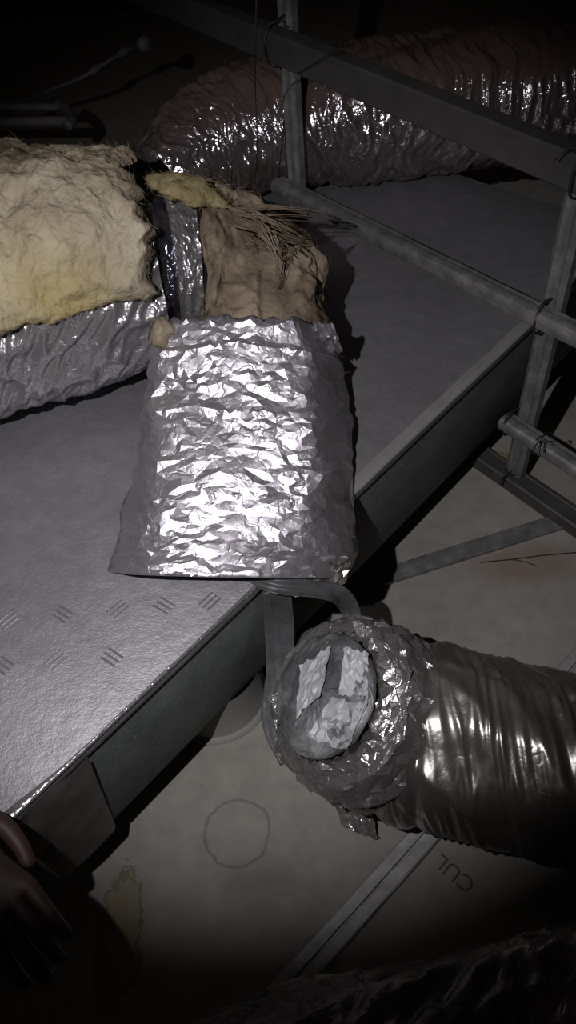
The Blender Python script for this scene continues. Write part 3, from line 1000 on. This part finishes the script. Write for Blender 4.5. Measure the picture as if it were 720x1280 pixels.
wool_lump('glass_wool_scrap', [at(186, 222, .70), at(215, 232, .71), at(250, 243, .70), at(284, 256, .68)], [0.010, .026, .026, .008], MAT['glass_yellow'],
          'pale yellow flattened scrap of glass wool between the cream blanket and the rear duct', 31)
wool_lump('glass_wool_tuft', [at(190, 412, .60), at(203, 417, .59), at(214, 428, .56)], [0.016, .022, .010], MAT['glass'],
          'small cream tuft of glass wool at the top left corner of the bright foil sleeve', 33, 300, 0.9)
wool_lump('yellow_wool_scrap', [at(600, 566, .012), at(622, 572, .014), at(642, 577, .010)], [0.008, .018, .008], MAT['glass_yellow'],
          'small yellow scrap of glass wool on the boards behind the right post foot', 35, 150)


# ---------------------------------------------------------------- bright foil sleeve
def lerp_tab(tab, t):
    """tab rows: (t, a, b, ...) piecewise linear with smoothing."""
    for i in range(len(tab) - 1):
        if t <= tab[i + 1][0]:
            f = (t - tab[i][0]) / (tab[i + 1][0] - tab[i][0])
            return [a + (b - a) * f for a, b in zip(tab[i][1:], tab[i + 1][1:])]
    return list(tab[-1][1:])


# rear (t=0) to front (t=1): left px,py ; right px,py ; height of the crown above the panel ; side-foot height
SL = [(0.0, 222, 418, 412, 418, 0.255, 0.10, 0.10),
      (0.10, 200, 450, 428, 450, 0.232, 0.06, 0.06),
      (0.35, 184, 520, 436, 520, 0.178, 0.03, 0.03),
      (0.60, 166, 600, 441, 600, 0.128, 0.02, 0.015),
      (0.85, 145, 680, 444, 680, 0.078, 0.012, -0.020),
      (1.0, 134, 714, 438, 722, 0.050, 0.006, -0.045)]


def sleeve_base(t, v):
    """v -1..1 across the top."""
    lx, ly, rx, ry, H, foot, footr = lerp_tab(SL, t)
    L = at(lx, ly, BT + foot); Rr = at(rx, ry, BT + footr)
    C = (L + Rr) / 2
    hw = (Rr - L).length / 2
    side = (Rr - L).normalized()
    x = v
    rp = (0.34 + 0.20 * t + 0.16 * nz(t * 5, 3)) if v < 0 else min(1.0, 0.34 + 0.14 * nz(t * 5, 9) + 1.6 * max(0, t - 0.60))
    k = max(0.0, (abs(v) - (1 - rp)) / rp)
    h = (1 - k * k * (0.45 + 0.55 * k)) * (1 - 0.15 * v * v)
    h = h if abs(v) < 1 else 0.0
    # crown: the point that the crown line of the photograph shows
    cy = {0.0: 398}.get(t, None)
    crown_py = 396 + (722 - 396) * t
    crown_px = 320 - 25 * t
    K = at(crown_px, crown_py, BT + H)
    M_ = Vector((0, 0, 0))
    base = C + side * (x * hw)
    lift = K - (C + side * ((K - C).dot(side)))
    return base + lift * h


from mathutils.geometry import delaunay_2d_cdt


def over_box(q):
    d_ = q - A
    return d_.dot(pd) > 0.0


def sleeve_point(t, v, k, r):
    """Point of the crumpled sheet: base shape + creases along the normal."""
    tt = min(max(t, 0), 1)
    p = sleeve_base(tt, v)
    du = sleeve_base(min(tt + .02, 1), v) - sleeve_base(max(tt - .02, 0), v)
    dv = sleeve_base(tt, min(v + .03, 1)) - sleeve_base(tt, max(v - .03, -1))
    nr = dv.cross(du)
    nr = nr.normalized() if nr.length > 1e-9 else Vector((0, 0, 1))
    if nr.dot(Vector((0, -0.5, 1))) < 0: nr = -nr
    su, sv = tt * 0.42, v * 0.17
    w = 0.0065 * nz(su * 9 + 3, sv * 5, 2) + 0.0050 * nz(su * 24 + 2.0 * nz(sv * 5, su * 5, 7), sv * 9, 1) \
        + 0.0030 * nz(su * 40, sv * 34, 5) + r.gauss(0, 0.0011)
    for tc_, am in ((0.12, .004), (0.36, .003), (0.60, .003), (0.885, .005)):
        w += am * math.exp(-((tt - tc_ + 0.014 * math.sin(v * 4 + tc_ * 9)) / 0.012) ** 2)
    taper = min(1.0, min(tt, 1 - tt) / 0.04 + 0.35)
    p = p + nr * (w * taper)
    if tt < 0.02:
        p = p + Vector((0, 0.014 * nz(v * 6, 8), 0.014 * nz(v * 7, 2)))
    if p.z < BT + 0.0025 and over_box(p): p.z = BT + 0.0025
    return p


rnd = random.Random(77)
NE = 34                                # border points per side
P2 = []
for k in range(NE): P2.append((0.0, -1 + 2 * k / NE))
for k in range(NE): P2.append((k / NE, 1.0))
for k in range(NE): P2.append((1.0, 1 - 2 * k / NE))
for k in range(NE): P2.append((1 - k / NE, -1.0))
nbd = len(P2)
tries = 0
while len(P2) < 1500 and tries < 30000:
    tries += 1
    t = rnd.uniform(0.012, 0.988); v = rnd.uniform(-0.985, 0.985)
    dmin = 0.010 + 0.016 * max(0, nz(t * 6 + 4, v * 3, 3) + .25)    # facets of many sizes, wider than long
    ok = all(((t - a) * 0.42) ** 2 * 1.7 + ((v - b) * 0.165) ** 2 > dmin * dmin * 0.42 for a, b in P2)
    if ok: P2.append((t, v))
sc2 = [Vector((a * 0.42 * 1.3, b * 0.165)) for a, b in P2]
cdt = delaunay_2d_cdt(sc2, [], [], 0, 1e-6)
vs = []
for q in cdt[0]:
    vs.append(sleeve_point(q.x / (0.42 * 1.3), q.y / 0.165, 0, rnd))
fs = [tuple(f) for f in cdt[2]]
# underside: plain skin closing the tube against the panel
off = len(vs); NB = 12; NU = 40
for i in range(NU + 1):
    t = i / NU
    Lp = sleeve_base(t, -1); Rp = sleeve_base(t, 1)
    for k in range(NB + 1):
        q = Lp.lerp(Rp, k / NB)
        z = BT + 0.0035 if over_box(q) else min(q.z, BT + 0.0035)
        if k in (0, NB): z = max(q.z, BT + .0025) if over_box(q) else q.z
        vs.append(Vector((q.x, q.y, z)))
for i in range(NU):
    for k in range(NB):
        a = off + i * (NB + 1) + k
        fs.append((a, a + NB + 1, a + NB + 2, a + 1))
c = at(300, 560, BT)
sleeve = empty('foil_sleeve', (c.x, c.y, BT), 'large bright crumpled aluminium foil sleeve widening towards the front on the duct top', 'sleeve')
sb = mesh_from('foil_wrap', vs, fs, MAT['foil'], sleeve, smooth=True)
sb.data.set_sharp_from_angle(angle=math.radians(9))
sm = sb.modifiers.new('Solid', 'SOLIDIFY'); sm.thickness = 0.0012; sm.offset = -1


def crumpled_patch(name, corners, nu, nv, amp, mat, parent, seed, z_add=None):
    """Crumpled free sheet over four corner points (a,b,c,d)."""
    r = random.Random(seed)
    a, b, c, d = [Vector(q) for q in corners]
    nr = (b - a).cross(d - a).normalized()
    vs, fs = [], []
    for i in range(nu + 1):
        for j in range(nv + 1):
            u = i / nu; v = j / nv
            if 0 < i < nu: u += r.uniform(-.35, .35) / nu
            if 0 < j < nv: v += r.uniform(-.35, .35) / nv
            p = a.lerp(b, u).lerp(d.lerp(c, u), v)
            k = amp * (ridge(p.x * 30 + seed, p.y * 30, p.z * 30) - .4) + r.gauss(0, amp * .5)
            if i in (0, nu) or j in (0, nv):
                p = p + (b - a) * r.uniform(-.03, .03) + (d - a) * r.uniform(-.04, .04)
            vs.append(p + nr * k)
    m = nv + 1
    for i in range(nu):
        for j in range(nv):
            q = i * m + j
            if r.random() < .5: fs += [(q, q + 1, q + m + 1), (q, q + m + 1, q + m)]
            else: fs += [(q, q + 1, q + m), (q + 1, q + m + 1, q + m)]
    o = mesh_from(name, vs, fs, mat, parent, smooth=False)
    sd = o.modifiers.new('Solid', 'SOLIDIFY'); sd.thickness = 0.0012
    return o


# hanging corner of the sleeve over the front edge, and small upturned flap at rear right
tag(crumpled_patch('hanging_corner', (at(345, 722, BT + .012), at(440, 690, BT + .012), at(432, 728, BT - .03), at(372, 748, BT - .03)), 12, 8, 0.006, MAT['foil_lower'], sleeve, 5),
    'darker crumpled corner hanging over the duct edge')
crumpled_patch('rear_flap', (at(392, 404, BT + .21), at(418, 408, BT + .20), at(428, 436, BT + .12), at(404, 440, BT + .14)), 8, 8, 0.006, MAT['foil'], sleeve, 8)

# ---------------------------------------------------------------- lower foil duct, lying on the boards
zl = 0.150
capn = Vector(R @ np.array([-0.66, -0.37, -0.65])).normalized()      # the blind end faces up and left
capc = at_d(408, 868, 1.20)
lp = [capc, capc - capn * 0.045, at(486, 905, zl), at(570, 925, zl), at(660, 948, zl), at(780, 970, zl), at(1150, 1030, zl)]
lr = [0.092, .120, .140, .143, .138, .138, .14]
low = empty('taped_duct', (lp[1].x, lp[1].y, 0), 'grey foil flexible duct with taped blind end lying on the boards at lower right', 'duct', 'foil flexible ducts')


def disp_low(s, a, f):
    k = max(0.0, 1 - s / 0.19)                     # crumpled near the blind end, film wraps further on
    cr = 0.008 * (ridge(s * 26 + 2, math.cos(a) * 3.4, math.sin(a) * 3.4 + 3) - .5) + 0.004 * (ridge(s * 60, a * 5, 2) - .5)
    tw = 0.0050 * (ridge(s * 14 - a * 1.3 + 0.8 * nz(s * 4, a), a * .45, 6) - .4) + 0.0030 * (ridge(s * 75 - a * 3.0, a * .9, 1) - .4) \
        + 0.008 * nz(s * 7, math.cos(a) * 2, math.sin(a) * 2)
    band = 0.0
    for s0 in (0.10, 0.152, 0.205):
        band -= 0.008 * math.exp(-((s - s0 - 0.02 * math.sin(a * 1.0 + s0 * 30)) / 0.010) ** 2)
    return cr * (0.1 + k) + tw * (1.0 - 0.5 * k) + band


lj, linfo = duct_tube('foil_jacket', lp, lr, 300, 200, disp_low, MAT['foil_lower'], low, capB=True)
for v in lj.data.vertices:
    if v.co.z < 0.0155: v.co.z = 0.0155
lj.data.update()
LP_, LR_, LT, LN, LB = linfo

# crumpled bright foil collar near the blind end
def foil_band(f0, f1, extra, amp, seed, mat, name, parent, a0=0.0, a1=2 * math.pi, nu=16, nv=110):
    r = random.Random(seed)
    n = len(LP_) - 1
    closed = a1 - a0 > 6.28
    vs, fs = [], []
    for i in range(nu + 1):
        for j in range(nv + (0 if closed else 1)):
            u = i / nu; v = j / nv
            if 0 < i < nu: u += r.uniform(-.4, .4) / nu
            v += r.uniform(-.35, .35) / nv
            a = a0 + (a1 - a0) * v
            f = f0 + (f1 - f0) * u + 0.006 * math.sin(a * 3 + seed) + (0.008 * nz(a * 3, seed) if i in (0, nu) else 0)
            x = min(max(f, 0), 1) * n; i0 = min(int(x), n - 1); g = x - i0
            p = LP_[i0].lerp(LP_[i0 + 1], g)
            rad_ = LR_[i0] * (1 - g) + LR_[i0 + 1] * g
            ed_ = min(1, min(u, 1 - u) / .15)
            k = rad_ + extra * ed_ + amp * (ridge(f * 90, math.cos(a) * 6 + seed, math.sin(a) * 6) - .3) + r.gauss(0, amp * .35)
            vs.append(p + LN[i0] * (k * math.cos(a)) + LB[i0] * (k * math.sin(a)))
    m = nv if closed else nv + 1
    for i in range(nu):
        for j in range(nv):
            k = (j + 1) % m if closed else j + 1
            q = (i * m + j, i * m + k, (i + 1) * m + k, (i + 1) * m + j)
            if r.random() < .5: fs += [(q[0], q[1], q[2]), (q[0], q[2], q[3])]
            else: fs += [(q[0], q[1], q[3]), (q[1], q[2], q[3])]
    for k in range(len(vs)):
        if vs[k].z < 0.0155: vs[k].z = 0.0155
    o = mesh_from(name, vs, fs, mat, parent, smooth=False)
    return o


slen = sum((LP_[i + 1] - LP_[i]).length for i in range(len(LP_) - 1))
foil_l2 = foil_mat('crumpled_collar_foil', (0.70, 0.67, 0.68), (0.12, 0.11, 0.105), 0.35, 0.24, 0.5, 50)[0]
tag(foil_band(0.012 / slen, 0.265 / slen, 0.012, 0.0065, 3, foil_l2, 'foil_collar', low, nu=15, nv=62), 'brighter crumpled foil collar near the blind end')

# blind end: domed, pleated cap turned to the upper left
T0 = -LT[0]
c0 = LP_[0]
vs, fs = [], []
r = random.Random(12)
RC, AC = 16, 72
for i in range(RC + 1):
    q = i / RC
    for j in range(AC):
        a = 2 * math.pi * j / AC + (r.uniform(-.03, .03) if i else 0)
        rad_ = 0.094 * math.sin(q * math.pi / 2) ** 0.8 * (1 + .07 * nz(math.cos(a) * 2, math.sin(a) * 2, 5))
        hgt = 0.022 * math.cos(q * math.pi / 2) ** 0.8
        k = 0.004 * (ridge(math.cos(a) * q * 3, math.sin(a) * q * 3, 4) - .5) + r.gauss(0, .0005)
        vs.append(c0 + LN[0] * (rad_ * math.cos(a)) + LB[0] * (rad_ * math.sin(a)) + T0 * (hgt + k + .002))
for i in range(RC):
    for j in range(AC):
        k = (j + 1) % AC
        fs.append((i * AC + j, i * AC + k, (i + 1) * AC + k)); fs.append((i * AC + j, (i + 1) * AC + k, (i + 1) * AC + j))
for k in range(len(vs)):
    if vs[k].z < 0.0155: vs[k].z = 0.0155
mesh_from('end_cap', vs, fs, noise_mat('cap_film', [(0.35, (0.055, 0.055, 0.056)), (0.5, (0.12, 0.12, 0.122)), (0.62, (0.26, 0.26, 0.265))], scale=13, rough=0.5,
          metal=0.25, bump=0.6, bscale=40, dist=0.005), low, smooth=False)


# pale patches stuck over the cap / shoulder
def shoulder_patch(corners_px, depth_off, name, mat, seed, nu=10, nv=8, amp=.0035):
    """Patch lying over the end: corner pixels cast onto the ring of the duct end."""
    return crumpled_patch(name, corners_px, nu, nv, amp, mat, low, seed)


def on_cap(px, py, out=0.012):
    """Intersect the pixel ray with the cap ellipsoid (and push out)."""
    o_ = Vector((0, 0, CAM_Z)); d_ = Vector(ray(px, py)).normalized()
    h = 0.022 + out; w = 0.094 + out
    # into unit sphere space
    def tr(v): return Vector((v.dot(LN[0]) / w, v.dot(LB[0]) / w, v.dot(T0) / h))
    oo = tr(o_ - c0); dd = tr(d_)
    a_ = dd.dot(dd); b_ = 2 * oo.dot(dd); cc_ = oo.dot(oo) - 1
    disc = b_ * b_ - 4 * a_ * cc_
    t = (-b_ - math.sqrt(disc)) / (2 * a_) if disc > 0 else -b_ / (2 * a_)
    return o_ + d_ * t


for k, cs in enumerate([[(376, 832), (414, 806), (400, 868), (368, 898)], [(430, 808), (460, 816), (460, 872), (424, 868)],
                        [(414, 872), (458, 880), (432, 938), (384, 920)]]):
    tag(crumpled_patch('paper_patch', [on_cap(*q) for q in cs], 9, 9, 0.003, MAT['paper'], low, 40 + k), 'pale grey patch on the blind end')

# torn foil flap hanging below
crumpled_patch('torn_flap', (at(418, 1000, .055), at(462, 1010, .05), at(474, 1050, .010), at(426, 1032, .012)), 8, 7, 0.005, foil_l2, low, 9)
tag(crumpled_patch('foil_tail', (at(334, 868, .21), at(366, 878, .22), at(384, 985, .11), at(350, 950, .12)), 7, 11, 0.008, foil_l2, low, 19),
    'bright torn foil at the left of the blind end')


# ---------------------------------------------------------------- grey film straps joining sleeve and lower duct
def ribbon(name, pts, widths, wdir, mat, label, seed, nl=60, nw=10, amp=.004):
    pr = smooth_path([tuple(p) + (w,) for p, w in zip(pts, widths)], nl + 1)
    vs, fs = [], []
    for i, p in enumerate(pr):
        c_ = Vector(p[:3]); T_ = Vector(pr[min(i + 1, nl)][:3]) - Vector(pr[max(i - 1, 0)][:3]); T_.normalize()
        wd = wdir(i / nl); wd = (wd - wd.dot(T_) * T_).normalized(); nn = T_.cross(wd)
        for j in range(nw + 1):
            v = j / nw - .5
            k = amp * (ridge(v * 5 + seed + .4 * math.sin(i * .08), i * .03, seed) - .5) + 0.010 * (v * v * 4 - .5) * .6
            vs.append(c_ + wd * (v * p[3]) + nn * k)
    m = nw + 1
    for i in range(nl):
        for j in range(nw):
            q = i * m + j; fs.append((q, q + 1, q + m + 1, q + m))
    o = mesh_from(name, vs, fs, mat)
    sd = o.modifiers.new('Solid', 'SOLIDIFY'); sd.thickness = 0.0012
    return tag(o, label, 'strap', 'grey film straps')


rightv = Vector(R @ np.array([1.0, 0, 0]))
upv = Vector(R @ np.array([0, -1.0, 0.3]))
ribbon('film_strap', [at(346, 738, BT - .012), at(349, 780, .27), at(350, 840, .20), at(346, 900, .15), at(366, 950, .11)],
       [0.044, .048, .046, .050, .044], lambda t: rightv, MAT['strap'], 'grey film strap hanging straight down beside the duct side to the lower duct', 2, amp=.007)
ribbon('film_strap', [at(308, 722, BT + .006), at(345, 731, BT + .012), at(392, 737, BT - .01), at(424, 744, BT - .04), at(439, 768, .27), at(434, 806, .25)],
       [0.010, .026, .026, .030, .030, .036], lambda t: (upv.lerp(rightv, min(1, max(0, (t - .45) * 3)))), MAT['strap'],
       'grey film strap curving right from under the sleeve and down onto the lower duct', 6, amp=.004)

# ---------------------------------------------------------------- dark foil duct across the bottom edge
zb = 0.30
bp_ = [at(150, 1500, zb), at(310, 1420, zb), at(480, 1378, zb), at(640, 1350, zb), at(800, 1325, zb), at(1000, 1290, zb)]
br_ = [0.100, .115, .12, .12, .12, .12]
bd, _ = duct_tube('flexible_duct', bp_, br_, 200, 120, lambda s, a, f: disp_jacket(s, a, f) * .9, foil_mat('shade_darkened_foil', (0.20, 0.18, 0.165), (0.03, 0.027, 0.024), 0.6, 0.4, 0.4, 30)[0], None, capA=True, capB=True)  # foil colour darkened to paint in the shade outside the torch cone
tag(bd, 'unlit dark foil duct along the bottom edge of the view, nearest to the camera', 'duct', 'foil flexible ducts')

# ---------------------------------------------------------------- background at upper left
pw = at(22, 180, 0.3)
vs, fs = profile_bar(Vector((-1.02, 2.10, 0.0)), Vector((-1.16, 2.20, 1.9)), rect_prof(0.07, 0.07, .003), up=Vector((0, 1, 0)), nlen=30, dents=.001)
tag(mesh_from('timber_post', vs, fs, MAT['timber'], smooth=False), 'dark upright timber at the upper left edge behind the cream blanket', 'post')
# double rail clamp
cl = empty('pipe_clamp', at(60, 150, 0.35), 'dim double pipe end with clamp above the cream blanket at upper left', 'pipe')
pA = at(-40, 133, 0.42); pB = at(78, 134, 0.42); pC = at(-40, 153, 0.42); pD = at(86, 151, 0.42)
mesh_from('pipe', *tube_mesh([pA, pA.lerp(pB, .5), pB], 0.010, 14), MAT['pipe'], cl)
mesh_from('pipe', *tube_mesh([pC, pC.lerp(pD, .5), pD], 0.013, 14), MAT['pipe'], cl)
ep = [at(70, 128, .42), at(84, 138, .42), at(90, 150, .42), at(84, 158, .42)]
mesh_from('clamp', *tube_mesh([Vector(p) for p in smooth_path(ep, 14)], 0.014, 12), MAT['pipe'], cl)
cp = [at(10, 140, .33), at(55, 116, .45), at(100, 98, .50), at(130, 80, .52), at(160, 62, .56), at(182, 54, .60)]
tag(mesh_from('twisted_cable', *tube_mesh([Vector(p) for p in smooth_path(cp, 40)], [0.005 + 0.006 * max(0, math.sin(i * .7)) * (i > 18) + (.007 if 34 < i else 0) for i in range(40)], 10), MAT['pipe']),
    'dim twisted cable rising to the right above the pipe end at upper left', 'cable')

# roof timber, diagonal, behind everything at the top
vs, fs = profile_bar(Vector((-0.75, 3.0, 1.05)), Vector((1.9, 2.9, 1.45)), rect_prof(0.09, 0.14, .004), nlen=30, dents=.001)
tag(mesh_from('roof_joist', vs, fs, MAT['timber'], smooth=False), 'dark heavy joist across the top behind the rear duct', 'joist')


# ---------------------------------------------------------------- hand at lower left
def skin_obj(name, chains, mat, parent=None, levels=2):
    """chains: list of lists of (Vector, radius); all start on the first chain."""
    verts, edges, rad_ = [], [], []
    for ch in chains:
        prev = None
        for (p, r_, *ref) in ch:
            if ref:
                prev = ref[0]; continue
            verts.append(p); rad_.append(r_)
            if prev is not None: edges.append((prev, len(verts) - 1))
            prev = len(verts) - 1
    me = bpy.data.meshes.new(name); me.from_pydata([tuple(v) for v in verts], edges, [])
    o = bpy.data.objects.new(name, me); COL.objects.link(o)
    sk = o.modifiers.new('skin', 'SKIN'); sk.use_smooth_shade = True
    sv = me.skin_vertices[0].data
    for i, r_ in enumerate(rad_): sv[i].radius = (r_, r_)
    sv[0].use_root = True
    sb_ = o.modifiers.new('sub', 'SUBSURF'); sb_.levels = levels; sb_.render_levels = levels
    dg = bpy.context.evaluated_depsgraph_get(); dg.update()
    m2 = bpy.data.meshes.new_from_object(o.evaluated_get(dg))
    bpy.data.objects.remove(o)
    for mm_ in list(m2.materials): pass
    m2.materials.clear()
    return link(name, m2, mat, parent, True)


H0 = 0.385
wr = at(-74, 1004, H0 + .03)
kn = at(12, 1140, H0 + .03)
hd = (kn - wr).normalized()
hr = Vector((-hd.y, hd.x, 0)).normalized()
if hr.dot(rightv) < 0: hr = -hr            # towards image right
dn = Vector((0, 0, -1))
elbow = at(-330, 800, H0 + .16)
ch = [[(wr, .028), (wr.lerp(kn, .35) , .030), (wr.lerp(kn, .72), .030), (kn, .026)],
      ]
chains = [[(wr, .029), (wr.lerp(kn, .4), .031), (wr.lerp(kn, .8), .029)]]
chains.append([(None, 0, 0), (wr.lerp(elbow, .25), .032), (wr.lerp(elbow, .6), .040), (elbow, .046)])
spread = [(-.031, .072, .0088), (-.0105, .080, .0095), (.0105, .076, .0093), (.030, .062, .0085)]
for k, (o_, L_, r_) in enumerate(spread):
    b0 = kn + hr * o_ + hd * (-.004 * abs(k - 1))
    k1 = b0 + hd * .012 + Vector((0, 0, .004))
    k2 = k1 + hd * (L_ * .46) + dn * .010 + hr * .002
    k3 = k2 + hd * (L_ * .22) + dn * (L_ * .28)
    k4 = k3 + hd * (L_ * .02) + dn * (L_ * .30)
    chains.append([(None, 0, 2), (b0, r_ * 1.5), (k1, r_ * 1.25), (k2, r_ * 1.1), (k3, r_), (k4, r_ * .85)])
th0 = wr.lerp(kn, .28) + hr * .030
chains.append([(None, 0, 1), (th0, .016), (th0 + hr * .014 + hd * .030 + dn * .016, .0125), (th0 + hr * .014 + hd * .058 + dn * .026, .011), (th0 + hr * .008 + hd * .080 + dn * .036, .0095)])
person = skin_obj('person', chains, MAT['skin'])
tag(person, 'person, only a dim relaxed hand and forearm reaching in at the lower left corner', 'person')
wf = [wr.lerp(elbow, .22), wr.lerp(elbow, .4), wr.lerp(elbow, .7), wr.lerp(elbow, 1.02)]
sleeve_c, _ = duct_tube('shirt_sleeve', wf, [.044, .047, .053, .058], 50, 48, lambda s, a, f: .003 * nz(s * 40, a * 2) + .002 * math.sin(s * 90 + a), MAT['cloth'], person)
